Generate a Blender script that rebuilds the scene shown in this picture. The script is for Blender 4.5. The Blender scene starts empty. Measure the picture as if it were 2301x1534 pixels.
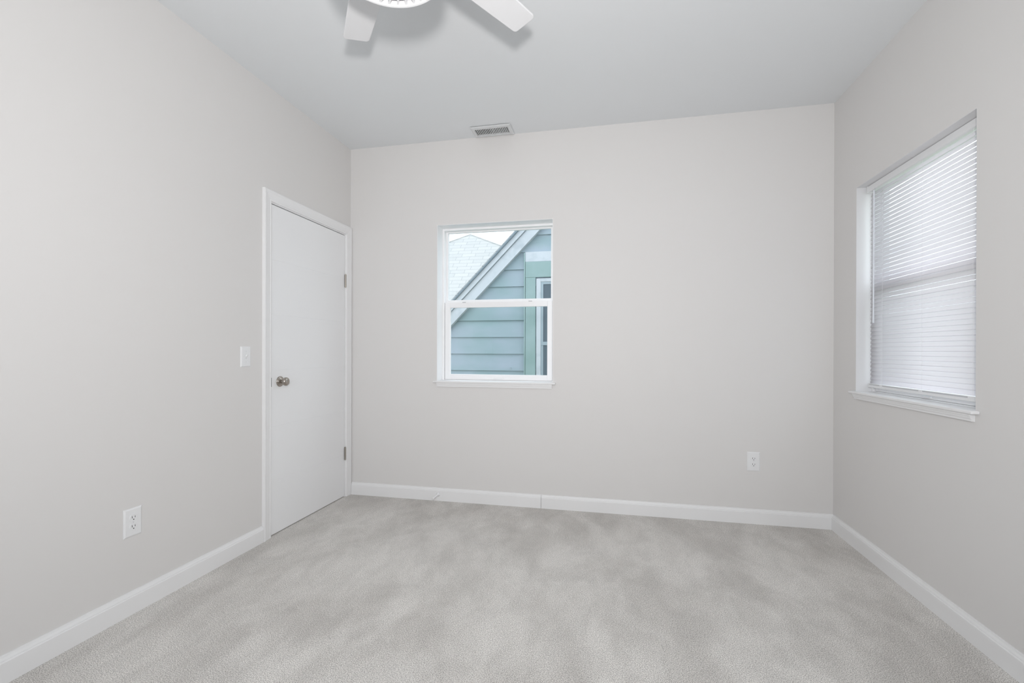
import bpy, bmesh, math, random
from mathutils import Matrix, Vector

sc = bpy.context.scene
random.seed(4)

# ------------------------------------------------------------------ camera
W, H, YR = 3.433, 2.74, -4.25          # room width, height, rear wall
CAM = Vector((2.0356, -3.3766, 1.1432))
cam_d = bpy.data.cameras.new('camera')
cam_d.sensor_width = 36.0
cam_d.lens = 1050.87 / 2301 * 36.0
cam_d.shift_x = (1150.5 - 1149.18) / 2301
cam_d.shift_y = (789.01 - 767.0) / 2301
cam_d.clip_start = 0.02
cam = bpy.data.objects.new('camera', cam_d)
sc.collection.objects.link(cam)
r_ = Vector((0.97784404, 0.20931916, 0.00255602))
u_ = Vector((-0.00278145, 0.00078263, 0.99999583))
f_ = Vector((-0.20931628, 0.97784706, -0.0013475))
M = Matrix.Identity(4)
for i in range(3):
    M[i][0], M[i][1], M[i][2], M[i][3] = r_[i], u_[i], -f_[i], CAM[i]
cam.matrix_world = M
sc.camera = cam

# ------------------------------------------------------------------ world, lights, exposure
sc.view_settings.view_transform = 'Standard'
sc.view_settings.look = 'None'
sc.view_settings.gamma = 1.0
sc.view_settings.use_curve_mapping = False
sc.view_settings.exposure = 0.0
sc.cycles.use_denoising = True
sc.cycles.max_bounces = 14
sc.cycles.diffuse_bounces = 10
sc.cycles.transparent_max_bounces = 16

world = bpy.data.worlds.new('overcast_sky')
sc.world = world
world.use_nodes = True
bg = world.node_tree.nodes['Background']
bg.inputs['Color'].default_value = (0.89, 0.95, 1.0, 1)
bg.inputs['Strength'].default_value = 2.7


def area(name, loc, look, size, power, color, shape='DISK', size_y=None, spread=180):
    l = bpy.data.lights.new(name, 'AREA')
    l.shape = shape
    l.size = size
    if size_y:
        l.size_y = size_y
    l.energy = power
    l.color = color
    l.spread = math.radians(spread)
    o = bpy.data.objects.new(name, l)
    sc.collection.objects.link(o)
    o.location = loc
    o.rotation_euler = (Vector(look) - Vector(loc)).to_track_quat('-Z', 'Y').to_euler()
    return o


area('camera_flash', (2.07, -3.49, 1.44), (1.22, -0.8, 2.48), 0.13, 35.0, (1.0, 0.965, 0.945), spread=158)
area('rear_fill_light', (1.75, YR - 0.05, 1.50), (1.75, 0.0, 1.50), 1.40, 16.0, (0.87, 0.925, 1.0), 'RECTANGLE', 1.20)  # cool fill lamp added in the unseen rear opening

# ------------------------------------------------------------------ materials


def srgb(r, g, b):
    def c(v):
        v /= 255.0
        return v / 12.92 if v <= 0.04045 else ((v + 0.055) / 1.055) ** 2.4
    return (c(r), c(g), c(b), 1.0)


def mat(name, color, rough=0.5, metal=0.0, spec=0.5):
    m = bpy.data.materials.new(name)
    m.use_nodes = True
    b = m.node_tree.nodes['Principled BSDF']
    b.inputs['Base Color'].default_value = color
    b.inputs['Roughness'].default_value = rough
    b.inputs['Metallic'].default_value = metal
    b.inputs['Specular IOR Level'].default_value = spec
    return m


def nodes(m):
    nt = m.node_tree
    return nt, nt.nodes, nt.links, nt.nodes['Principled BSDF']


def add_bump(m, scale, strength, dist=0.002, detail=2.0):
    nt, n, l, b = nodes(m)
    tc = n.new('ShaderNodeTexCoord')
    ns = n.new('ShaderNodeTexNoise')
    ns.inputs['Scale'].default_value = scale
    ns.inputs['Detail'].default_value = detail
    bp = n.new('ShaderNodeBump')
    bp.inputs['Strength'].default_value = strength
    bp.inputs['Distance'].default_value = dist
    l.new(tc.outputs['Object'], ns.inputs['Vector'])
    l.new(ns.outputs['Fac'], bp.inputs['Height'])
    l.new(bp.outputs['Normal'], b.inputs['Normal'])


def vary(m, c1, c2, scale, detail=4.0, lo=0.35, hi=0.65, stretch=(1, 1, 1)):
    """soft worn colour variation between two tones"""
    nt, n, l, b = nodes(m)
    tc = n.new('ShaderNodeTexCoord')
    mp = n.new('ShaderNodeMapping')
    mp.inputs['Scale'].default_value = stretch
    ns = n.new('ShaderNodeTexNoise')
    ns.inputs['Scale'].default_value = scale
    ns.inputs['Detail'].default_value = detail
    rp = n.new('ShaderNodeValToRGB')
    rp.color_ramp.elements[0].position = lo
    rp.color_ramp.elements[1].position = hi
    rp.color_ramp.elements[0].color = c1
    rp.color_ramp.elements[1].color = c2
    l.new(tc.outputs['Object'], mp.inputs['Vector'])
    l.new(mp.outputs['Vector'], ns.inputs['Vector'])
    l.new(ns.outputs['Fac'], rp.inputs['Fac'])
    l.new(rp.outputs['Color'], b.inputs['Base Color'])


MT = {}
MT['wall'] = mat('wall_paint', (0.680, 0.668, 0.660, 1), 0.55, spec=0.35)
add_bump(MT['wall'], 420, 0.05, 0.001)
MT['ceiling'] = mat('ceiling_paint', (0.735, 0.755, 0.772, 1), 0.8, spec=0.2)
MT['trim'] = mat('white_trim_paint', (0.785, 0.785, 0.79, 1), 0.38)
MT['door'] = mat('white_door_paint', (0.805, 0.81, 0.82, 1), 0.42)
add_bump(MT['door'], 90, 0.04, 0.001)
MT['return'] = mat('window_return_paint', (0.70, 0.70, 0.71, 1), 0.5)
MT['vinyl'] = mat('white_vinyl', (0.86, 0.86, 0.87, 1), 0.35)
MT['plastic'] = mat('white_plastic', (0.77, 0.775, 0.785, 1), 0.3)
MT['fan'] = mat('white_fan_enamel', (0.75, 0.755, 0.77, 1), 0.4)
MT['lens'] = mat('frosted_lens', (0.60, 0.60, 0.64, 1), 0.45)
MT['vent'] = mat('grey_white_vent_enamel', (0.66, 0.675, 0.685, 1), 0.45)
MT['louver'] = mat('vent_louver_metal', (0.55, 0.56, 0.59, 1), 0.4)
MT['dark'] = mat('dark_cavity', (0.03, 0.03, 0.03, 1), 0.8)
MT['slot'] = mat('outlet_slot', (0.02, 0.02, 0.02, 1), 0.6)
MT['nickel'] = mat('satin_nickel', (0.43, 0.39, 0.35, 1), 0.22, metal=1.0)
MT['hinge'] = mat('dull_nickel', (0.42, 0.39, 0.35, 1), 0.38, metal=1.0)
MT['rubber'] = mat('white_rubber', (0.80, 0.80, 0.79, 1), 0.6)
MT['cord'] = mat('white_cord', (0.85, 0.85, 0.86, 1), 0.7)
MT['wand'] = mat('clear_wand', (0.72, 0.75, 0.80, 1), 0.2)
MT['clip'] = mat('grey_rail_strip', (0.52, 0.53, 0.55, 1), 0.5)
MT['gap'] = mat('jamb_shadow_side', (0.55, 0.55, 0.55, 1), 0.6)

# blind slats: thin white vinyl that lets daylight through
m = bpy.data.materials.new('translucent_slat')
m.use_nodes = True
nt = m.node_tree
b = nt.nodes['Principled BSDF']
b.inputs['Base Color'].default_value = (0.88, 0.87, 0.89, 1)
b.inputs['Roughness'].default_value = 0.4
tr = nt.nodes.new('ShaderNodeBsdfTranslucent')
tr.inputs['Color'].default_value = (0.92, 0.90, 0.925, 1)
mx = nt.nodes.new('ShaderNodeMixShader')
mx.inputs['Fac'].default_value = 0.52
nt.links.new(b.outputs[0], mx.inputs[1])
nt.links.new(tr.outputs[0], mx.inputs[2])
nt.links.new(mx.outputs[0], nt.nodes['Material Output'].inputs['Surface'])
MT['slat'] = m

# clear window glass
m = bpy.data.materials.new('window_glass')
m.use_nodes = True
nt = m.node_tree
nt.nodes.remove(nt.nodes['Principled BSDF'])
tp = nt.nodes.new('ShaderNodeBsdfTransparent')
tp.inputs['Color'].default_value = (0.965, 0.985, 0.99, 1)
gl = nt.nodes.new('ShaderNodeBsdfGlossy')
gl.inputs['Roughness'].default_value = 0.02
mx = nt.nodes.new('ShaderNodeMixShader')
mx.inputs['Fac'].default_value = 0.035
nt.links.new(tp.outputs[0], mx.inputs[1])
nt.links.new(gl.outputs[0], mx.inputs[2])
nt.links.new(mx.outputs[0], nt.nodes['Material Output'].inputs['Surface'])
MT['glass'] = m

# carpet: cut pile in mottled greys with brushed patches
m = mat('carpet_pile', (0.4, 0.38, 0.36, 1), 0.95, spec=0.1)
nt, n, l, b = nodes(m)
tc = n.new('ShaderNodeTexCoord')


def noise(scale, detail, rough=0.6, vec=None, dist=0.0):
    x = n.new('ShaderNodeTexNoise')
    x.inputs['Scale'].default_value = scale
    x.inputs['Detail'].default_value = detail
    x.inputs['Roughness'].default_value = rough
    x.inputs['Distortion'].default_value = dist
    l.new(vec if vec is not None else tc.outputs['Object'], x.inputs['Vector'])
    return x


def ramp(src, p0, c0, p1, c1):
    x = n.new('ShaderNodeValToRGB')
    x.color_ramp.elements[0].position = p0
    x.color_ramp.elements[1].position = p1
    x.color_ramp.elements[0].color = c0
    x.color_ramp.elements[1].color = c1
    l.new(src, x.inputs['Fac'])
    return x


def mixc(mode, fac, a, bb):
    x = n.new('ShaderNodeMix')
    x.data_type = 'RGBA'
    x.blend_type = mode
    x.inputs['Factor'].default_value = fac
    l.new(a, x.inputs['A'])
    l.new(bb, x.inputs['B'])
    return x


fib = noise(300, 4, 0.75)
tuft = n.new('ShaderNodeTexVoronoi')
tuft.inputs['Scale'].default_value = 290
l.new(tc.outputs['Object'], tuft.inputs['Vector'])
base = ramp(fib.outputs['Fac'], 0.385, (0.28, 0.267, 0.25, 1), 0.56, (0.98, 0.95, 0.915, 1))
mpv = n.new('ShaderNodeMapping')
mpv.inputs['Rotation'].default_value = (0, 0, 0.5)
mpv.inputs['Scale'].default_value = (1.0, 0.55, 1.0)
l.new(tc.outputs['Object'], mpv.inputs['Vector'])
pt1 = noise(3.1, 5, 0.55, mpv.outputs['Vector'], 0.4)
pt2 = noise(9, 4, 0.6, mpv.outputs['Vector'], 0.6)
patch = ramp(pt1.outputs['Fac'], 0.40, (0.85, 0.845, 0.84, 1), 0.60, (1.0, 1.0, 1.0, 1))
patch2 = ramp(pt2.outputs['Fac'], 0.36, (0.91, 0.91, 0.91, 1), 0.60, (1.0, 1.0, 1.0, 1))
tuftr = ramp(tuft.outputs['Distance'], 0.0, (1.08, 1.08, 1.08, 1), 0.8, (0.78, 0.78, 0.78, 1))
c1 = mixc('MULTIPLY', 1.0, base.outputs['Color'], patch.outputs['Color'])
c2 = mixc('MULTIPLY', 1.0, c1.outputs['Result'], patch2.outputs['Color'])
c3 = mixc('MULTIPLY', 0.8, c2.outputs['Result'], tuftr.outputs['Color'])
l.new(c3.outputs['Result'], b.inputs['Base Color'])
bp = n.new('ShaderNodeBump')
bp.inputs['Strength'].default_value = 0.35
bp.inputs['Distance'].default_value = 0.003
l.new(fib.outputs['Fac'], bp.inputs['Height'])
l.new(bp.outputs['Normal'], b.inputs['Normal'])
MT['carpet'] = m

# outdoors
MT['siding'] = mat('pale_blue_green_siding', (0.42, 0.60, 0.64, 1), 0.6)
vary(MT['siding'], (0.232, 0.323, 0.352, 1), (0.312, 0.364, 0.437, 1), 1.6, 6, 0.35, 0.65, (1, 1, 2.2))
MT['green_trim'] = mat('faded_green_trim', (0.36, 0.56, 0.55, 1), 0.6)
vary(MT['green_trim'], (0.225, 0.325, 0.325, 1), (0.275, 0.37, 0.385, 1), 4, 5)
MT['white_board'] = mat('weathered_white_board', (0.74, 0.80, 0.88, 1), 0.6)
vary(MT['white_board'], (0.37, 0.41, 0.46, 1), (0.49, 0.52, 0.57, 1), 7, 6, 0.25, 0.5)
MT['outer_sash'] = mat('blue_grey_sash', (0.30, 0.36, 0.41, 1), 0.5)
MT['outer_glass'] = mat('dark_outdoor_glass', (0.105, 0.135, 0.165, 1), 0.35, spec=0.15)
MT['roof_edge'] = mat('dark_shingle_edge', (0.16, 0.20, 0.24, 1), 0.8)
MT['outer_wall'] = mat('exterior_wall', (0.6, 0.62, 0.63, 1), 0.8)
MT['ground'] = mat('grass_ground', (0.20, 0.25, 0.14, 1), 0.95)
vary(MT['ground'], (0.15, 0.2, 0.1, 1), (0.26, 0.3, 0.2, 1), 3)


def shingle_mat(name, c1, c2, mortar):
    m = mat(name, c1, 0.85)
    nt, n, l, b = nodes(m)
    tc = n.new('ShaderNodeTexCoord')
    sx = n.new('ShaderNodeSeparateXYZ')
    cx = n.new('ShaderNodeCombineXYZ')
    l.new(tc.outputs['Object'], sx.inputs[0])
    l.new(sx.outputs['X'], cx.inputs['X'])
    mu = n.new('ShaderNodeMath')
    mu.operation = 'MULTIPLY'
    mu.inputs[1].default_value = 1.414
    l.new(sx.outputs['Z'], mu.inputs[0])
    l.new(mu.outputs[0], cx.inputs['Y'])
    br = n.new('ShaderNodeTexBrick')
    br.inputs['Scale'].default_value = 1.0
    br.inputs['Brick Width'].default_value = 0.32
    br.inputs['Row Height'].default_value = 0.127
    br.inputs['Mortar Size'].default_value = 0.005
    br.inputs['Mortar Smooth'].default_value = 0.3
    br.inputs['Color1'].default_value = c1
    br.inputs['Color2'].default_value = c2
    br.inputs['Mortar'].default_value = mortar
    br.offset = 0.37
    l.new(cx.outputs[0], br.inputs['Vector'])
    l.new(br.outputs['Color'], b.inputs['Base Color'])
    return m


MT['shingle'] = shingle_mat('pale_shingles', (0.385, 0.39, 0.39, 1), (0.425, 0.425, 0.42, 1), (0.25, 0.265, 0.275, 1))
MT['grey_shingle'] = shingle_mat('grey_shingles', (0.30, 0.32, 0.34, 1), (0.36, 0.38, 0.40, 1), (0.15, 0.16, 0.17, 1))

# ------------------------------------------------------------------ mesh helpers
C = sc.collection


def bx(bm, x0, x1, y0, y1, z0, z1):
    v = [bm.verts.new((x, y, z)) for z in (z0, z1) for y in (y0, y1) for x in (x0, x1)]
    for f in ((0, 2, 3, 1), (4, 5, 7, 6), (0, 1, 5, 4), (2, 6, 7, 3), (0, 4, 6, 2), (1, 3, 7, 5)):
        bm.faces.new([v[i] for i in f])


def prism(bm, pts, vec):
    """closed polygon pts (3d) pushed along vec"""
    vec = Vector(vec)
    a = [bm.verts.new(p) for p in pts]
    c = [bm.verts.new(Vector(p) + vec) for p in pts]
    bm.faces.new(a)
    bm.faces.new(c[::-1])
    k = len(pts)
    for i in range(k):
        bm.faces.new((a[i], c[i], c[(i + 1) % k], a[(i + 1) % k]))


def lathe(bm, prof, seg=48, mtx=None):
    rings = []
    for r, z in prof:
        if r < 1e-6:
            rings.append([bm.verts.new((0, 0, z))])
        else:
            rings.append([bm.verts.new((r * math.cos(2 * math.pi * i / seg), r * math.sin(2 * math.pi * i / seg), z)) for i in range(seg)])
    for a, c in zip(rings, rings[1:]):
        for i in range(seg):
            j = (i + 1) % seg
            if len(a) == 1 and len(c) == 1:
                continue
            if len(a) == 1:
                bm.faces.new((a[0], c[i], c[j]))
            elif len(c) == 1:
                bm.faces.new((a[i], a[j], c[0]))
            else:
                bm.faces.new((a[i], a[j], c[j], c[i]))
    if mtx is not None:
        bm.transform(mtx)


def tube(bm, a, c, r, seg=12, r2=None):
    a, c = Vector(a), Vector(c)
    d = c - a
    q = d.to_track_quat('Z', 'Y').to_matrix()
    r2 = r if r2 is None else r2
    A, B = [], []
    for i in range(seg):
        t = 2 * math.pi * i / seg
        o = q @ Vector((math.cos(t), math.sin(t), 0))
        A.append(bm.verts.new(a + o * r))
        B.append(bm.verts.new(c + o * r2))
    for i in range(seg):
        j = (i + 1) % seg
        bm.faces.new((A[i], A[j], B[j], B[i]))
    bm.faces.new(A[::-1])
    bm.faces.new(B)


def obj(name, bm, m, parent=None, smooth=False, bevel=0.0, seg=2):
    bmesh.ops.recalc_face_normals(bm, faces=bm.faces)
    me = bpy.data.meshes.new(name)
    bm.to_mesh(me)
    bm.free()
    me.materials.append(m)
    o = bpy.data.objects.new(name, me)
    C.objects.link(o)
    if parent is not None:
        o.parent = parent
        # all parts are modelled in world metres: undo the whole chain of parents
        off = Vector((0, 0, 0))
        p = parent
        while p is not None:
            off += p.location
            p = p.parent
        me.transform(Matrix.Translation(-off))
    if smooth:
        for p in me.polygons:
            p.use_smooth = True
        es = o.modifiers.new('split', 'EDGE_SPLIT')
        es.split_angle = math.radians(38)
    if bevel:
        bv = o.modifiers.new('bevel', 'BEVEL')
        bv.width = bevel
        bv.segments = seg
        bv.limit_method = 'ANGLE'
        bv.angle_limit = math.radians(40)
    return o


def tag(o, label=None, cat=None, group=None, kind=None):
    for k, v in (('label', label), ('category', cat), ('group', group), ('kind', kind)):
        if v:
            o[k] = v
    return o


def thing(name, label, cat, loc=(0, 0, 0), group=None, kind=None):
    o = bpy.data.objects.new(name, None)
    o.empty_display_size = 0.05
    C.objects.link(o)
    o.location = loc
    return tag(o, label, cat, group, kind)


def origin(o, loc):
    """put a single-mesh object's origin at loc (mesh is in world metres)"""
    loc = Vector(loc)
    o.data.transform(Matrix.Translation(-loc))
    o.location = loc
    return o


# ------------------------------------------------------------------ room shell
T = 0.17                                 # wall thickness
# window openings (along wall, z) and door opening
BWX0, BWX1, WZ0, WZ1 = 0.730, 1.619, 0.899, 2.100
RWY0, RWY1 = -1.203, -0.279
DY0, DY1, DZ = -0.911, -0.057, 2.060     # rough opening behind the jamb

bm = bmesh.new()
bx(bm, -T, W + T, YR - T, T, -0.12, 0.0)
tag(obj('floor', bm, MT['carpet']), 'mottled grey cut-pile carpet floor', 'floor', kind='structure')
bm = bmesh.new()
bx(bm, -T, W + T, YR - T, T, H, H + 0.12)
tag(obj('ceiling', bm, MT['ceiling']), 'smooth pale grey-white ceiling', 'ceiling', kind='structure')


def wall_x(name, y0, y1, x0, x1, holes, m, label):
    """wall running along x with one optional hole (hx0,hx1,hz0,hz1)"""
    bm = bmesh.new()
    if holes:
        a, c, d, e = holes
        bx(bm, x0, a, y0, y1, 0, H)
        bx(bm, c, x1, y0, y1, 0, H)
        if d > 0:
            bx(bm, a, c, y0, y1, 0, d)
        bx(bm, a, c, y0, y1, e, H)
    else:
        bx(bm, x0, x1, y0, y1, 0, H)
    bmesh.ops.remove_doubles(bm, verts=bm.verts, dist=1e-5)
    return tag(obj(name, bm, m), label, 'wall', kind='structure')


def wall_y(name, x0, x1, y0, y1, holes, m, label):
    bm = bmesh.new()
    if holes:
        a, c, d, e = holes
        bx(bm, x0, x1, y0, a, 0, H)
        bx(bm, x0, x1, c, y1, 0, H)
        if d > 0:
            bx(bm, x0, x1, a, c, 0, d)
        bx(bm, x0, x1, a, c, e, H)
    else:
        bx(bm, x0, x1, y0, y1, 0, H)
    bmesh.ops.remove_doubles(bm, verts=bm.verts, dist=1e-5)
    return tag(obj(name, bm, m), label, 'wall', kind='structure')


wall_x('wall_back', 0, T, -T, W + T, (BWX0, BWX1, WZ0, WZ1), MT['wall'], 'off-white back wall with the small window looking onto blue siding')
wall_y('wall_left', -T, 0, YR, 0, (DY0, DY1, 0, DZ), MT['wall'], 'off-white left wall with the white door')
wall_y('wall_right', W, W + T, YR, 0, (RWY0, RWY1, WZ0, WZ1), MT['wall'], 'off-white right wall with the blind-covered window')
wall_x('wall_rear', YR - T, YR, -T, W + T, (1.05, 2.45, 0.90, 2.10), MT['wall'], 'off-white rear wall behind the viewpoint')

# baseboards: (thickness, height) profile with a stepped top
BP = [(0.0, 0.0), (0.0155, 0.0), (0.0155, 0.0745), (0.0140, 0.0775), (0.0112, 0.0785), (0.0112, 0.0815),
      (0.0095, 0.0850), (0.0066, 0.0895), (0.0052, 0.0955), (0.0, 0.0965)]


def base_run(name, p0, p1, inward, label, seam=None):
    bm = bmesh.new()
    p0, p1, nrm = Vector(p0), Vector(p1), Vector(inward)
    d = (p1 - p0)
    spans = [(0, 1)] if seam is None else [(0, seam - 0.0003), (seam + 0.0003, 1)]
    for a, c in spans:
        s = p0 + d * a
        prism(bm, [s + nrm * t + Vector((0, 0, z)) for t, z in BP], d * (c - a))
    return tag(obj(name, bm, MT['trim']), label, 'baseboard', kind='structure')


base_run('baseboard_left', (0, YR, 0), (0, -0.963, 0), (1, 0, 0), 'white baseboard along the left wall up to the door casing')
base_run('baseboard_back', (0.019, 0, 0), (W, 0, 0), (0, -1, 0), 'white baseboard along the back wall', seam=0.445)
base_run('baseboard_right', (W, -0.0155, 0), (W, YR, 0), (-1, 0, 0), 'white baseboard along the right wall')
base_run('baseboard_rear', (0.0155, YR, 0), (W - 0.0155, YR, 0), (0, 1, 0), 'white baseboard along the rear wall')

# ------------------------------------------------------------------ door in the left wall
SY0, SY1, ST = -0.8880, -0.0800, 2.0360   # slab edges
door = thing('door_1', 'closed white interior door with shallow horizontal grooves in the left wall', 'door', (0, -0.484, 0), kind='structure')
# slab: five shallow V grooves across its face, so six flat bands
gz = [0.331, 0.671, 1.018, 1.362, 1.700]
fx = -0.003
prof = [(fx - 0.035, 0.006), (fx, 0.006)]
for z in gz:
    prof += [(fx, z - 0.0012), (fx - 0.0009, z), (fx, z + 0.0012)]
prof += [(fx, ST), (fx - 0.035, ST)]
bm = bmesh.new()
prism(bm, [(x, SY0, z) for x, z in prof], (0, SY1 - SY0, 0))
slab = obj('door_slab', bm, MT['door'], door)
# jamb with stops
bm = bmesh.new()
bx(bm, -T, -0.0, DY0, SY0 - 0.003, 0, DZ)
bx(bm, -T, -0.0, SY1 + 0.003, DY1, 0, DZ)
bx(bm, -T, -0.0, SY0 - 0.003, SY1 + 0.003, ST + 0.0055, DZ)
bx(bm, -0.075, -0.0405, SY0 - 0.003, SY0 + 0.009, 0, ST + 0.0055)
bx(bm, -0.075, -0.0405, SY1 - 0.009, SY1 + 0.003, 0, ST + 0.0055)
bx(bm, -0.075, -0.0405, SY0 + 0.009, SY1 - 0.009, ST - 0.007, ST + 0.0055)
obj('door_jamb', bm, MT['trim'], door)
# casing: moulded profile mitred at the two top corners
CPF = [(0.0, 0.0), (0.0, 0.009), (0.003, 0.0115), (0.010, 0.0125), (0.014, 0.0110), (0.022, 0.0125), (0.044, 0.0150),
       (0.052, 0.0172), (0.060, 0.0175), (0.0650, 0.0155), (0.0655, 0.0)]
cy0, cy1, cz = SY0 - 0.009, SY1 + 0.009, ST + 0.012
bm = bmesh.new()
rows = []
for (yy, zz, dy, dz) in ((cy0, 0.0, -1, 0), (cy0, cz, -1, 1), (cy1, cz, 1, 1), (cy1, 0.0, 1, 0)):
    rows.append([bm.verts.new((t, yy + dy * w, zz + dz * w)) for w, t in CPF])
for a, c in zip(rows, rows[1:]):
    for i in range(len(CPF) - 1):
        bm.faces.new((a[i], a[i + 1], c[i + 1], c[i]))
    bm.faces.new((a[-1], a[0], c[0], c[-1]))
bm.faces.new(rows[0])
bm.faces.new(rows[-1])
obj('door_casing', bm, MT['trim'], door)
for z0 in (0.289, 1.635):
    bm = bmesh.new()
    for k in range(5):
        a = z0 + k * 0.0196
        tube(bm, (0.0048, -0.0785, a + 0.0005), (0.0048, -0.0785, a + 0.0190), 0.0062, 14)
    tube(bm, (0.0048, -0.0785, z0 - 0.003), (0.0048, -0.0785, z0 + 0.101), 0.0040, 10)
    bx(bm, -0.0035, -0.0012, -0.0790, -0.0715, z0, z0 + 0.098)
    tag(obj('hinge', bm, MT['hinge'], door, smooth=True), 'satin nickel hinge')
# knob set
KY, KZ = -0.8065, 0.9460
km = Matrix.Translation((fx, KY, KZ)) @ Matrix.Rotation(math.radians(90), 4, 'Y')
knob = None
bm = bmesh.new()
lathe(bm, [(0, 0), (0.0330, 0), (0.0330, 0.003), (0.0318, 0.0058), (0.0285, 0.0078), (0.0262, 0.0082), (0.0245, 0.0115), (0.0185, 0.0140), (0.0150, 0.0165), (0.0125, 0.0175), (0, 0.0175)], 56, km)
knob = tag(obj('knob_rosette', bm, MT['nickel'], door, smooth=True), 'round satin nickel rosette')
bm = bmesh.new()
lathe(bm, [(0, 0.0172), (0.0112, 0.0172), (0.0105, 0.021), (0.0110, 0.025), (0.0165, 0.0290), (0.0225, 0.0330), (0.0262, 0.0380), (0.0270, 0.0430),
           (0.0260, 0.0485), (0.0230, 0.0530), (0.0180, 0.0557), (0.0100, 0.0570), (0, 0.0573)], 56, km)
tag(obj('door_knob', bm, MT['nickel'], knob, smooth=True), 'round satin nickel knob')
bm = bmesh.new()
bx(bm, -0.012, fx + 0.0006, SY0 - 0.0024, SY0 + 0.0085, 0.917, 0.973)
tag(obj('latch_plate', bm, MT['dark'], door), 'dark narrow latch plate')
# hallway darkness stays closed off behind the slab
bm = bmesh.new()
bx(bm, -T - 0.03, -T, DY0 - 0.05, DY1 + 0.05, 0, DZ + 0.05)
obj('door_backing', bm, MT['dark'], door)

# ------------------------------------------------------------------ windows


def frame_ring(bm, f, x0, x1, z0, z1, l, r, b, t, d0, d1):
    """rectangular ring; f maps (along, depth, z) to world"""
    def box(a0, a1, c0, c1):
        p = [Vector(f(a, d, z)) for z in (c0, c1) for d in (d0, d1) for a in (a0, a1)]
        v = [bm.verts.new(q) for q in p]
        for k in ((0, 2, 3, 1), (4, 5, 7, 6), (0, 1, 5, 4), (2, 6, 7, 3), (0, 4, 6, 2), (1, 3, 7, 5)):
            bm.faces.new([v[i] for i in k])
    box(x0, x0 + l, z0, z1)
    box(x1 - r, x1, z0, z1)
    box(x0 + l, x1 - r, z0, z0 + b)
    box(x0 + l, x1 - r, z1 - t, z1)


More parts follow.
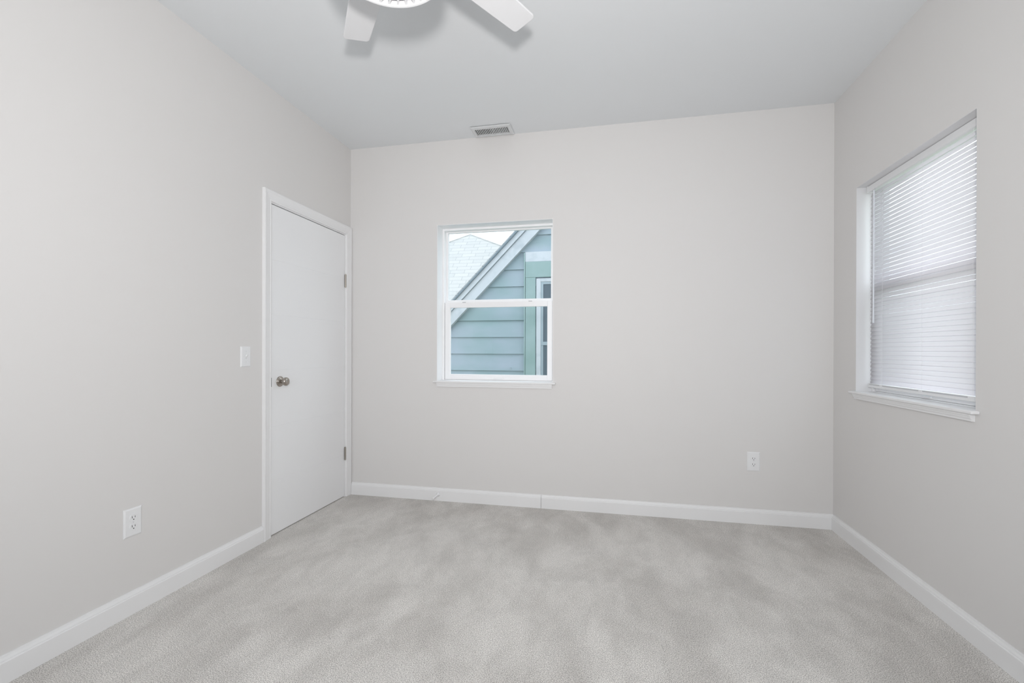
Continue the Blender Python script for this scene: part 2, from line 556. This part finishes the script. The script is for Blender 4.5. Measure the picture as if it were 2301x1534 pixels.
def make_window(name, label, f0, a0, a1, base, shift=0.0):
    """single-hung vinyl window recessed in the wall. a0..a1 opening along the wall"""
    win = thing(name, label, 'window', base, kind='structure')
    f = lambda a, d, z: f0(a, d - shift if d > 0.1 else d, z)
    nn = Vector(f0(0, 1, 0)) - Vector(f0(0, 0, 0))
    z0, z1 = 0.913, WZ1
    fw = 0.018
    bm = bmesh.new()
    frame_ring(bm, f, a0, a1, z0 - 0.012, z1, fw, fw, 0.014, fw, 0.112, 0.185)
    # inner parting bead
    frame_ring(bm, f, a0 + fw, a1 - fw, z0 + 0.002, z1 - fw, 0.004, 0.004, 0.004, 0.004, 0.150, 0.156)
    obj('window_frame', bm, MT['vinyl'], win, bevel=0.0015)
    # upper sash (outer track)
    bm = bmesh.new()
    frame_ring(bm, f, a0 + fw, a1 - fw, 1.500, z1 - fw, 0.016, 0.016, 0.042, 0.010, 0.156, 0.180)
    up = obj('upper_sash', bm, MT['vinyl'], win, bevel=0.0015)
    bm = bmesh.new()
    q = [f(a0 + fw + 0.010, 0.168, 1.535), f(a1 - fw - 0.010, 0.168, 1.535), f(a1 - fw - 0.010, 0.168, z1 - fw - 0.006), f(a0 + fw + 0.010, 0.168, z1 - fw - 0.006)]
    prism(bm, q, nn * 0.003)
    obj('pane', bm, MT['glass'], up)
    # lower sash (inner track)
    bm = bmesh.new()
    frame_ring(bm, f, a0 + fw + 0.002, a1 - fw - 0.002, z0 + 0.003, 1.521, 0.042, 0.036, 0.040, 0.042, 0.122, 0.149)
    frame_ring(bm, f, a0 + fw + 0.040, a1 - fw - 0.034, z0 + 0.040, 1.483, 0.006, 0.006, 0.005, 0.005, 0.128, 0.143)
    lo = obj('lower_sash', bm, MT['vinyl'], win, bevel=0.0018)
    bm = bmesh.new()
    q = [f(a0 + 0.058, 0.134, z0 + 0.038), f(a1 - 0.054, 0.134, z0 + 0.038), f(a1 - 0.054, 0.134, 1.485), f(a0 + 0.058, 0.134, 1.485)]
    prism(bm, q, nn * 0.003)
    obj('pane', bm, MT['glass'], lo)
    # two tilt latches on the meeting rail, lift lip and vent latch on the bottom rail
    for t in (0.20, 0.79):
        ac = a0 + (a1 - a0) * t
        bm = bmesh.new()
        prism(bm, [f(ac - 0.014, d, z) for d, z in ((0.121, 1.516), (0.121, 1.5225), (0.138, 1.5225), (0.138, 1.516))], Vector(f(0.028, 0, 0)) - Vector(f(0, 0, 0)))
        obj('tilt_latch', bm, MT['clip'], lo)
    bm = bmesh.new()
    ac = a0 + (a1 - a0) * 0.52
    along = Vector(f(1, 0, 0)) - Vector(f(0, 0, 0))
    prism(bm, [f(ac - 0.045, d, z) for d, z in ((0.114, z0 + 0.010), (0.112, z0 + 0.016), (0.124, z0 + 0.018), (0.124, z0 + 0.008))], along * 0.075)
    prism(bm, [f(ac + 0.004, d, z) for d, z in ((0.1185, z0 + 0.0235), (0.1185, z0 + 0.027), (0.124, z0 + 0.028), (0.124, z0 + 0.0225))], along * 0.030)
    obj('lift_rail', bm, MT['vinyl'], lo)
    # liner boards added to brighten the three returns
    bm = bmesh.new()
    e2 = 0.0025
    for aa, bb in ((a0, a0 + e2), (a1 - e2, a1)):
        prism(bm, [f(aa, 0.0004, z0), f(bb, 0.0004, z0), f(bb, 0.1115, z0), f(aa, 0.1115, z0)], (0, 0, z1 - z0))
    prism(bm, [f(a0 + e2, 0.0004, z1 - e2), f(a1 - e2, 0.0004, z1 - e2), f(a1 - e2, 0.1115, z1 - e2), f(a0 + e2, 0.1115, z1 - e2)], (0, 0, e2))
    obj('added_return_liner', bm, MT['return'] if shift else MT['vinyl'], win)  # extra brightness of the unshifted windows' returns put into a paler colour
    # stool and stepped apron
    bm = bmesh.new()
    e = 0.022
    prism(bm, [f(a, d, 0.8995) for a, d in ((a0 - e, -0.030), (a1 + e, -0.030), (a1 + e, 0.0), (a1 - 0.0006, 0.0), (a1 - 0.0006, 0.112), (a0 + 0.0006, 0.112), (a0 + 0.0006, 0.0), (a0 - e, 0.0))], (0, 0, z0 - 0.8995))
    obj('window_sill', bm, MT['trim'], win, bevel=0.0035, seg=3)
    bm = bmesh.new()
    pr = [(0.0, 0.8995), (-0.020, 0.8995), (-0.0200, 0.8900), (-0.0165, 0.8885), (-0.0165, 0.8850), (-0.0150, 0.8790), (-0.0120, 0.8775), (-0.0120, 0.8690), (0.0, 0.8675)]
    prism(bm, [f(a0 + 0.004, d, z) for d, z in pr], Vector(f(a1 - 0.004, 0, 0)) - Vector(f(a0 + 0.004, 0, 0)))
    obj('window_apron', bm, MT['trim'], win)
    return win


make_window('window_1', 'small white single-hung window in the back wall showing blue siding outside',
            lambda a, d, z: (a, d, z), BWX0, BWX1, (1.17, 0.05, 0.913))
# on the right wall "along" runs in -y so that both windows read left to right from inside
make_window('window_2', 'white single-hung window behind the closed blind in the right wall',
            lambda a, d, z: (W + d, -a, z), -RWY1, -RWY0, (W + 0.05, -0.74, 0.913), shift=0.032)
make_window('fill_window', 'white single-hung window added unseen in the rear wall for fill light',  # window added behind the viewpoint to go with the fill lamp
            lambda a, d, z: (a, YR - d, z), 1.05, 2.45, (1.75, YR - 0.05, 0.913))

# ------------------------------------------------------------------ blind on the right window
blind = thing('window_blind', 'closed white horizontal mini blind hanging in the right wall window', 'blind', (W + 0.06, -0.745, 0.938))
BY0, BY1 = -1.192, -0.312
bm = bmesh.new()
prism(bm, [(W + 0.048, -0.298, 2.062), (W + 0.048, -0.298, 2.0945), (W + 0.051, -0.298, 2.0965), (W + 0.079, -0.298, 2.0965), (W + 0.079, -0.298, 2.062), (W + 0.074, -0.298, 2.0605), (W + 0.053, -0.298, 2.0605)], (0, -0.901, 0))
head = obj('headrail', bm, MT['plastic'], blind)
bm = bmesh.new()
bx(bm, W + 0.0462, W + 0.0805, -0.2985, -0.2965, 2.0585, 2.0975)
obj('end_cap', bm, MT['plastic'], head)
NS, P0, PITCH = 48, 2.0430, 0.02275
bm = bmesh.new()
tl = math.radians(72.5)
for k in range(NS):
    zc = P0 - k * PITCH
    rows = []
    for s in range(7):
        u = (s / 6 - 0.5)
        crown = 0.0022 * (1 - (2 * u) ** 2)
        # chord direction: room edge low, outer edge high; crown bulges up and towards the room
        x = W + 0.064 + u * 0.025 * math.cos(tl) - crown * math.sin(tl)
        z = zc + u * 0.025 * math.sin(tl) + crown * math.cos(tl)
        j = random.uniform(-0.0004, 0.0004)
        rows.append((bm.verts.new((x, BY0, z + j)), bm.verts.new((x, BY1, z + j))))
    for a, c in zip(rows, rows[1:]):
        bm.faces.new((a[0], a[1], c[1], c[0]))
sl = obj('slat_panel', bm, MT['slat'], blind, smooth=True)
sd = sl.modifiers.new('thick', 'SOLIDIFY')
sd.thickness = 0.00025
bm = bmesh.new()
bx(bm, W + 0.050, W + 0.078, BY0 + 0.001, -0.306, 0.938, 0.9605)
rail = obj('bottom_rail', bm, MT['plastic'], blind, bevel=0.003, seg=3)
for a, c in ((-0.322, -0.425), (-0.452, -0.760), (-0.790, -1.080)):
    bm = bmesh.new()
    bx(bm, W + 0.0494, W + 0.0515, c, a, 0.9520, 0.9580)
    obj('rail_strip', bm, MT['clip'], rail)
for y in (-0.438, -0.775, -1.098):
    bm = bmesh.new()
    for x in (W + 0.0555, W + 0.0725):
        tube(bm, (x, y, 0.960), (x, y, 2.062), 0.0004, 6)
    obj('ladder_cord', bm, MT['cord'], blind)
bm = bmesh.new()
tube(bm, (W + 0.042, -0.378, 1.315), (W + 0.043, -0.378, 2.050), 0.0036, 6)
tube(bm, (W + 0.042, -0.378, 1.305), (W + 0.042, -0.378, 1.345), 0.0045, 10)
wand = obj('tilt_wand', bm, MT['wand'], blind)
bm = bmesh.new()
tube(bm, (W + 0.043, -0.378, 2.048), (W + 0.050, -0.378, 2.066), 0.0020, 8)
obj('wand_hook', bm, MT['clip'], wand)

# ------------------------------------------------------------------ light switch and outlets


def cover_plate(bm, f, cu, cz, w, h, t=0.006):
    """flat plate with a sloped rim; f maps (u, out, z)"""
    i = 0.006
    o = [(cu - w / 2, cz - h / 2), (cu + w / 2, cz - h / 2), (cu + w / 2, cz + h / 2), (cu - w / 2, cz + h / 2)]
    n_ = [(cu - w / 2 + i, cz - h / 2 + i), (cu + w / 2 - i, cz - h / 2 + i), (cu + w / 2 - i, cz + h / 2 - i), (cu - w / 2 + i, cz + h / 2 - i)]
    A = [bm.verts.new(f(u, 0, z)) for u, z in o]
    B = [bm.verts.new(f(u, t * 0.45, z)) for u, z in o]
    D = [bm.verts.new(f(u, t, z)) for u, z in n_]
    for P, Q in ((A, B), (B, D)):
        for k in range(4):
            bm.faces.new((P[k], P[(k + 1) % 4], Q[(k + 1) % 4], Q[k]))
    bm.faces.new(D)
    bm.faces.new(A[::-1])


def screw(f, u, z, parent, out=0.006):
    bm = bmesh.new()
    N = 14
    A = [bm.verts.new(f(u + 0.0032 * math.cos(2 * math.pi * k / N), out - 0.0005, z + 0.0032 * math.sin(2 * math.pi * k / N))) for k in range(N)]
    B = [bm.verts.new(f(u + 0.0026 * math.cos(2 * math.pi * k / N), out + 0.0009, z + 0.0026 * math.sin(2 * math.pi * k / N))) for k in range(N)]
    for k in range(N):
        bm.faces.new((A[k], A[(k + 1) % N], B[(k + 1) % N], B[k]))
    bm.faces.new(B)
    bm.faces.new(A[::-1])
    return obj('screw', bm, MT['vent'], parent)


def slab_poly(pts, f, d0, d1):
    bm = bmesh.new()
    a = [bm.verts.new(f(u, d0, z)) for u, z in pts]
    c = [bm.verts.new(f(u, d1, z)) for u, z in pts]
    bm.faces.new(a)
    bm.faces.new(c[::-1])
    k = len(pts)
    for i in range(k):
        bm.faces.new((a[i], a[(i + 1) % k], c[(i + 1) % k], c[i]))
    return bm


def outlet(label, f, cu, cz, w, h, base):
    o = thing('wall_outlet', label, 'outlet', base, 'white duplex outlets')
    bm = bmesh.new()
    cover_plate(bm, f, cu, cz, w, h)
    obj('cover_plate', bm, MT['plastic'], o)
    for dz in (0.0195, -0.0195):
        R, hh = 0.0172, 0.0142
        pts = []
        for k in range(40):
            t = 2 * math.pi * k / 40
            pts.append((cu + R * math.cos(t), cz + dz + max(-hh, min(hh, R * math.sin(t)))))
        rc = obj('receptacle', slab_poly(pts, f, 0.0055, 0.0080), MT['plastic'], o, bevel=0.0006)
        for (uu, ww, zz, hz) in ((-0.0064, 0.0012, 0.0035, 0.0046), (0.0064, 0.0012, 0.0035, 0.0038)):
            q = [(cu + uu - ww, cz + dz + zz - hz), (cu + uu + ww, cz + dz + zz - hz), (cu + uu + ww, cz + dz + zz + hz), (cu + uu - ww, cz + dz + zz + hz)]
            obj('slot', slab_poly(q, f, 0.0070, 0.0082), MT['slot'], rc)
        q = [(cu + 0.0026 * math.cos(math.pi * 2 * k / 14), cz + dz - 0.0070 + 0.0026 * math.sin(math.pi * 2 * k / 14)) for k in range(14)]
        obj('ground_hole', slab_poly(q, f, 0.0070, 0.0082), MT['slot'], rc)
    screw(f, cu, cz, o)
    return o


fl = lambda u, d, z: (d, u, z)           # on the left wall
fb = lambda u, d, z: (u, -d, z)          # on the back wall
outlet('white duplex outlet low on the left wall, near the left baseboard', fl, -1.734, 0.3945, 0.0785, 0.1225, (0, -1.734, 0.333))
outlet('white duplex outlet low on the back wall, toward the right corner', fb, 2.960, 0.4105, 0.0785, 0.1265, (2.96, 0, 0.347))

sw = thing('light_switch', 'white toggle light switch on the left wall beside the door casing', 'switch', (0, -1.094, 1.048))
bm = bmesh.new()
cover_plate(bm, fl, -1.094, 1.1055, 0.0740, 0.1160)
pl = obj('cover_plate', bm, MT['plastic'], sw)
obj('toggle_slot', slab_poly([(-1.0994, 1.0935), (-1.0886, 1.0935), (-1.0886, 1.1175), (-1.0994, 1.1175)], fl, 0.0050, 0.0064), MT['vent'], sw)
bm = bmesh.new()
prism(bm, [(0.0062, -1.0982, 1.0990), (0.0062, -1.0982, 1.1140), (0.0165, -1.0975, 1.1205), (0.0180, -1.0975, 1.1150)], (0, 0.0080, 0))
obj('toggle', bm, MT['plastic'], sw, bevel=0.0008)
for z in (1.1055 + 0.0302, 1.1055 - 0.0302):
    screw(fl, -1.094, z, sw)

# ------------------------------------------------------------------ door stop on the back baseboard
ds = thing('door_stop', 'small white rod door stop screwed to the back baseboard', 'door stop', (0.750, -0.0155, 0.050))
p0, p1 = Vector((0.750, -0.0155, 0.0500)), Vector((0.7335, -0.0900, 0.0355))
dn = (p1 - p0).normalized()
q = dn.to_track_quat('Z', 'Y').to_matrix().to_4x4()
Lr = (p1 - p0).length
bm = bmesh.new()
lathe(bm, [(0, 0.0), (0.0150, 0.0), (0.0150, 0.003), (0.0110, 0.009), (0.0070, 0.016), (0, 0.016)], 24, Matrix.Translation(p0) @ q)
obj('base', bm, MT['plastic'], ds, smooth=True)
bm = bmesh.new()
pf = [(0, 0.012)]
zz = 0.014
while zz < Lr - 0.014:
    pf += [(0.0056, zz), (0.0064, zz + 0.0012), (0.0056, zz + 0.0024)]
    zz += 0.0026
pf += [(0, Lr - 0.012)]
lathe(bm, pf, 20, Matrix.Translation(p0) @ q)
obj('rod', bm, MT['plastic'], ds, smooth=True)
bm = bmesh.new()
lathe(bm, [(0, Lr - 0.014), (0.0078, Lr - 0.014), (0.0085, Lr - 0.010), (0.0085, Lr - 0.002), (0.0070, Lr), (0.0030, Lr), (0.0028, Lr - 0.003), (0, Lr - 0.003)], 20, Matrix.Translation(p0) @ q)
obj('bumper_tip', bm, MT['rubber'], ds, smooth=True)

# ------------------------------------------------------------------ ceiling register
VX0, VX1, VY0, VY1 = 1.040, 1.334, -0.172, -0.010
vent = thing('ceiling_vent', 'white slotted air register in the ceiling above the back window', 'vent', ((VX0 + VX1) / 2, (VY0 + VY1) / 2, H))
ox0, ox1, oy0, oy1 = VX0 + 0.028, VX1 - 0.028, VY0 + 0.036, VY1 - 0.036
bm = bmesh.new()
rim = [(VX0, VY0), (VX1, VY0), (VX1, VY1), (VX0, VY1)]
rim2 = [(VX0 + 0.010, VY0 + 0.010), (VX1 - 0.010, VY0 + 0.010), (VX1 - 0.010, VY1 - 0.010), (VX0 + 0.010, VY1 - 0.010)]
inn = [(ox0, oy0), (ox1, oy0), (ox1, oy1), (ox0, oy1)]
L1 = [bm.verts.new((x, y, H - 0.0035)) for x, y in rim]
L2 = [bm.verts.new((x, y, H - 0.0060)) for x, y in rim]
L3 = [bm.verts.new((x, y, H - 0.010)) for x, y in rim2]
L4 = [bm.verts.new((x, y, H - 0.010)) for x, y in inn]
L5 = [bm.verts.new((x, y, H - 0.002)) for x, y in inn]
for P, Q in ((L1, L2), (L2, L3), (L3, L4), (L4, L5), (L5, L1)):
    for k in range(4):
        bm.faces.new((P[k], P[(k + 1) % 4], Q[(k + 1) % 4], Q[k]))
obj('frame', bm, MT['vent'], vent)
bm = bmesh.new()  # dark strips added as the shade line between frame and ceiling
bx(bm, VX0 + 0.005, VX1 - 0.005, VY0 + 0.005, oy0 - 0.004, H - 0.0034, H)
bx(bm, VX0 + 0.005, VX1 - 0.005, oy1 + 0.004, VY1 - 0.005, H - 0.0034, H)
bx(bm, VX0 + 0.005, ox0 - 0.004, oy0 - 0.004, oy1 + 0.004, H - 0.0034, H)
bx(bm, ox1 + 0.004, VX1 - 0.005, oy0 - 0.004, oy1 + 0.004, H - 0.0034, H)
obj('gap_shade', bm, MT['dark'], vent)
bm = bmesh.new()
bx(bm, ox0 - 0.003, ox1 + 0.003, oy0 - 0.003, oy1 + 0.003, H - 0.0022, H - 0.0008)
obj('damper', bm, MT['dark'], vent)
NL = 19
stp = (ox1 - ox0) / NL
for k in range(NL + 1):
    xc = ox0 + stp * k
    bm = bmesh.new()
    s = -1 if k < NL / 2 else 1
    w = 0.0030 if k in (9, 10) else 0.0024
    prism(bm, [(xc - w, oy0, H - 0.0100), (xc + w, oy0, H - 0.0100), (xc + w + s * 0.001, oy0, H - 0.0024), (xc - w + 0.0014 + s * 0.001, oy0, H - 0.0024)], (0, oy1 - oy0, 0))
    obj('louver', bm, MT['vent'], vent)

# ------------------------------------------------------------------ ceiling fan
FC = Vector((1.361, -2.058, H))
fan = thing('ceiling_fan', 'white ceiling fan with broad flat blades and a vented round housing', 'fan', FC)
FM = Matrix.Translation((FC.x, FC.y, 0))
bm = bmesh.new()
lathe(bm, [(0, H), (0.075, H), (0.075, H - 0.015), (0.060, H - 0.050), (0.030, H - 0.066), (0, H - 0.066)], 56, FM)
obj('canopy', bm, MT['fan'], fan, smooth=True)
bm = bmesh.new()
lathe(bm, [(0, H - 0.060), (0.0130, H - 0.060), (0.0130, 2.585), (0, 2.585)], 28, FM)
obj('downrod', bm, MT['fan'], fan, smooth=True)
bm = bmesh.new()
lathe(bm, [(0, 2.600), (0.035, 2.600), (0.085, 2.590), (0.125, 2.565), (0.134, 2.530), (0.130, 2.460), (0.140, 2.435), (0.1720, 2.400), (0.1785, 2.365), (0.1788, 2.324), (0.1760, 2.3175),
           (0.1700, 2.3180), (0.1675, 2.324), (0.1675, 2.352), (0.1300, 2.352), (0, 2.352)], 96, FM)
house = obj('motor_housing', bm, MT['fan'], fan, smooth=True)
# slanted fins of the vent ring between the rim and the lens
bm = bmesh.new()
NF = 36
for k in range(NF):
    a0 = 2 * math.pi * k / NF
    t = 0.075
    p = []
    for (rr, aa) in ((0.1380, a0), (0.1380, a0 + t * 0.70), (0.1690, a0 + t * 1.35), (0.1690, a0 + t * 0.80)):
        p.append((FC.x + rr * math.cos(aa), FC.y + rr * math.sin(aa), 2.3215))
    prism(bm, p, (0, 0, 0.029))
obj('vent_fins', bm, MT['fan'], house)
bm = bmesh.new()
lathe(bm, [(0.1375, 2.3505), (0.1685, 2.3505), (0.1685, 2.3490), (0.1375, 2.3490), (0.1375, 2.3505)], 72, FM)
obj('vent_recess', bm, MT['dark'], house)
bm = bmesh.new()
lathe(bm, [(0, 2.350), (0.1390, 2.350), (0.1390, 2.325), (0.1360, 2.3195), (0.1320, 2.3195), (0.1280, 2.3250), (0.070, 2.3205), (0, 2.3190)], 72, FM)
obj('light_lens', bm, MT['lens'], fan, smooth=True)

ANG = [127.69, 60.28, 60.28 - 73.1, 60.28 - 146.2, 60.28 - 219.4]


def blade_mesh(ang):
    """flat blade, nearly parallel edges, rounded tip corners, 8.5 degrees of pitch"""
    root, tip, rc = 0.110, 0.661, 0.016
    ya = lambda r: 0.0607 + 0.0168 * (tip - r)
    yb = lambda r: -0.0482 - 0.0346 * (tip - r)
    pts = [(root, yb(root) * 0.8), (root + 0.05, yb(root + 0.05))]
    for k in range(7):
        t = math.radians(-90 + k * 15)
        pts.append((tip - rc + rc * math.cos(t), yb(tip) + rc + rc * math.sin(t)))
    for k in range(7):
        t = math.radians(k * 15)
        pts.append((tip - rc + rc * math.cos(t), ya(tip) - rc + rc * math.sin(t)))
    pts += [(root + 0.05, ya(root + 0.05)), (root, ya(root) * 0.8)]
    bm = bmesh.new()
    prism(bm, [(x, y, -0.0045) for x, y in pts], (0, 0, 0.009))
    bm.transform(Matrix.Translation((FC.x, FC.y, 2.487)) @ Matrix.Rotation(math.radians(ang), 4, 'Z') @ Matrix.Rotation(math.radians(-8.5), 4, 'X'))
    return bm


for a in ANG:
    bl = obj('blade', blade_mesh(a), MT['fan'], fan, bevel=0.003, seg=3)

# ------------------------------------------------------------------ outdoors: ground, neighbour's gable house, pale roof beyond
bm = bmesh.new()
bx(bm, -30, 30, -20, 45, -3.3, -3.1)
tag(obj('ground', bm, MT['ground']), 'grassy ground outside between the houses', 'ground', kind='structure')

NY = 2.40                                # plane of the neighbour's gable wall
SL = 1.022                               # rake slope
rx = lambda z: 0.348 + (z - 1.795) / SL  # lower edge of the rake board
APX = 2.05
APZ = 1.795 + (APX - 0.348) * SL
house2 = thing('gable_house', 'pale blue-green clapboard gable house seen through the back window', 'house', (APX, NY, -3.1))
# lapped boards, cut along both rakes
bm = bmesh.new()
zb = 0.891 - 0.2118 * 19
while zb < APZ + 0.1:
    zt = zb + 0.2118
    def ends(z):
        if z < -0.7:
            return -2.05, 2 * APX + 2.05
        return max(-2.05, rx(z) - 0.10), min(2 * APX + 2.05, 2 * APX - rx(z) + 0.10)
    a, c = ends(zb)
    d, e = ends(zt)
    if c > a and e > d and zt < APZ + 0.08:
        zb_ = zb
        v = [(a, NY - 0.020, zb), (c, NY - 0.020, zb), (e, NY - 0.003, zt), (d, NY - 0.003, zt)]
        w = [(x, NY + 0.04, z) for x, y, z in v]
        vv = [bm.verts.new(p) for p in v + w]
        for k in ((0, 1, 2, 3), (7, 6, 5, 4), (0, 4, 5, 1), (1, 5, 6, 2), (2, 6, 7, 3), (3, 7, 4, 0)):
            bm.faces.new([vv[i] for i in k])
    zb = zt
obj('clapboard_wall', bm, MT['siding'], house2)
# body behind the gable
bm = bmesh.new()
xl, xr = -2.05, 2 * APX + 2.05
zl = 1.795 + (xl - 0.348) * SL
prism(bm, [(xl, NY + 0.041, -3.1), (xr, NY + 0.041, -3.1), (xr, NY + 0.041, zl - 0.05), (APX, NY + 0.041, APZ - 0.05), (xl, NY + 0.041, zl - 0.05)], (0, 2.5, 0))
obj('house_body', bm, MT['siding'], house2)
# rake trim, left and right
for s in (1, -1):
    X = (lambda x: x) if s == 1 else (lambda x: 2 * APX - x)
    x0 = xl - 0.25
    z0 = 1.795 + (x0 - 0.348) * SL
    def band(o0, o1, y0, y1, name, m):
        """o0,o1: horizontal offset of the two edges left of the rake's lower edge"""
        bm = bmesh.new()
        # both edges stop at the ridge line x = APX
        p = [(X(x0 - o0), y0, z0), (X(APX), y0, APZ + o0 * SL), (X(APX), y0, APZ + o1 * SL), (X(x0 - o1), y0, z0)]
        prism(bm, p, (0, y1 - y0, 0))
        return obj(name, bm, m, house2)
    band(0.0, 0.165, NY - 0.080, NY + 0.0, 'rake_board', MT['white_board'])
    band(0.172, 0.250, NY - 0.105, NY + 0.0, 'rake_moulding', MT['white_board'])
    band(0.165, 0.172, NY - 0.074, NY + 0.0, 'rake_gap', MT['roof_edge'])
    band(0.250, 0.275, NY - 0.130, NY + 0.1, 'roof_edge', MT['roof_edge'])
    band(0.275, 0.300, NY - 0.120, NY + 2.60, 'roof_plane', MT['grey_shingle'])
# window on that house
WX0, WX1, NZ0, NZ1 = 0.984, 2.050, 0.20, 2.249
hw = None
bm = bmesh.new()
bx(bm, WX0, 1.112, NY - 0.042, NY, NZ0, 2.053)
bx(bm, WX1 - 0.128, WX1, NY - 0.042, NY, NZ0, 2.053)
bx(bm, WX0, WX1, NY - 0.045, NY, 2.053, NZ1)
hw = obj('window_casing', bm, MT['green_trim'], house2, bevel=0.003)
bm = bmesh.new()
bx(bm, 0.966, 0.981, NY - 0.047, NY, NZ0 - 0.05, 2.362)
bx(bm, WX1 + 0.003, WX1 + 0.018, NY - 0.047, NY, NZ0 - 0.05, 2.362)
obj('edge_strip', bm, MT['green_trim'], hw)
bm = bmesh.new()
bx(bm, 0.982, WX1 + 0.002, NY - 0.038, NY, 2.251, 2.372)
obj('head_board', bm, MT['white_board'], hw)
bm = bmesh.new()
fh = lambda a, d, z: (a, NY + d, z)
frame_ring(bm, fh, 1.120, WX1 - 0.136, NZ0, 2.040, 0.056, 0.056, 0.06, 0.042, -0.036, 0.0)
bx(bm, 1.06, WX1 - 0.07, NY - 0.075, NY, NZ0 - 0.06, NZ0)
obj('window_frame', bm, MT['white_board'], hw, bevel=0.002)
bm = bmesh.new()
frame_ring(bm, fh, 1.177, WX1 - 0.192, 1.212, 1.996, 0.030, 0.030, 0.040, 0.030, -0.032, 0.0)
frame_ring(bm, fh, 1.177, WX1 - 0.192, NZ0 + 0.06, 1.255, 0.030, 0.030, 0.05, 0.040, -0.028, 0.0)
obj('sash', bm, MT['outer_sash'], hw)
bm = bmesh.new()
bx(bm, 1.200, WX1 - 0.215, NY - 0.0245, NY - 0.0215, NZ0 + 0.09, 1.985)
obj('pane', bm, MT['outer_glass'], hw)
# knot hole plug in one board
bm = bmesh.new()
tube(bm, (0.790, NY - 0.024, 0.921), (0.790, NY - 0.010, 0.921), 0.0135, 16)
obj('board_plug', bm, MT['outer_sash'], house2)

# far pale roof: hip roof over a plain box
far = thing('hip_roof_house', 'far house with a pale shingled hip roof behind the blue-green gable', 'house', (-1.319, 7.5, -3.1))
ap = Vector((-1.319, 7.5, 3.952))
dz = ap.z - 1.70
hx = dz * 2.17
bm = bmesh.new()
a = bm.verts.new(ap)
cs = [bm.verts.new((ap.x + sx * hx, ap.y + sy * dz, 1.70)) for sx, sy in ((-1, -1), (1, -1), (1, 1), (-1, 1))]
for k in range(4):
    bm.faces.new((cs[k], cs[(k + 1) % 4], a))
bm.faces.new(cs)
rf = obj('roof', bm, MT['shingle'], far)
bm = bmesh.new()
for sx in (-1, 1):
    e_ = Vector((ap.x + sx * hx, ap.y - dz, 1.70))
    tube(bm, ap + Vector((0, 0, 0.0)), e_, 0.018, 8)
obj('hip_caps', bm, MT['shingle'], rf)
bm = bmesh.new()
bx(bm, ap.x - hx + 0.3, ap.x + hx - 0.3, ap.y - dz + 0.3, ap.y + dz - 0.3, -3.1, 1.699)
obj('house_wall', bm, MT['outer_wall'], far)
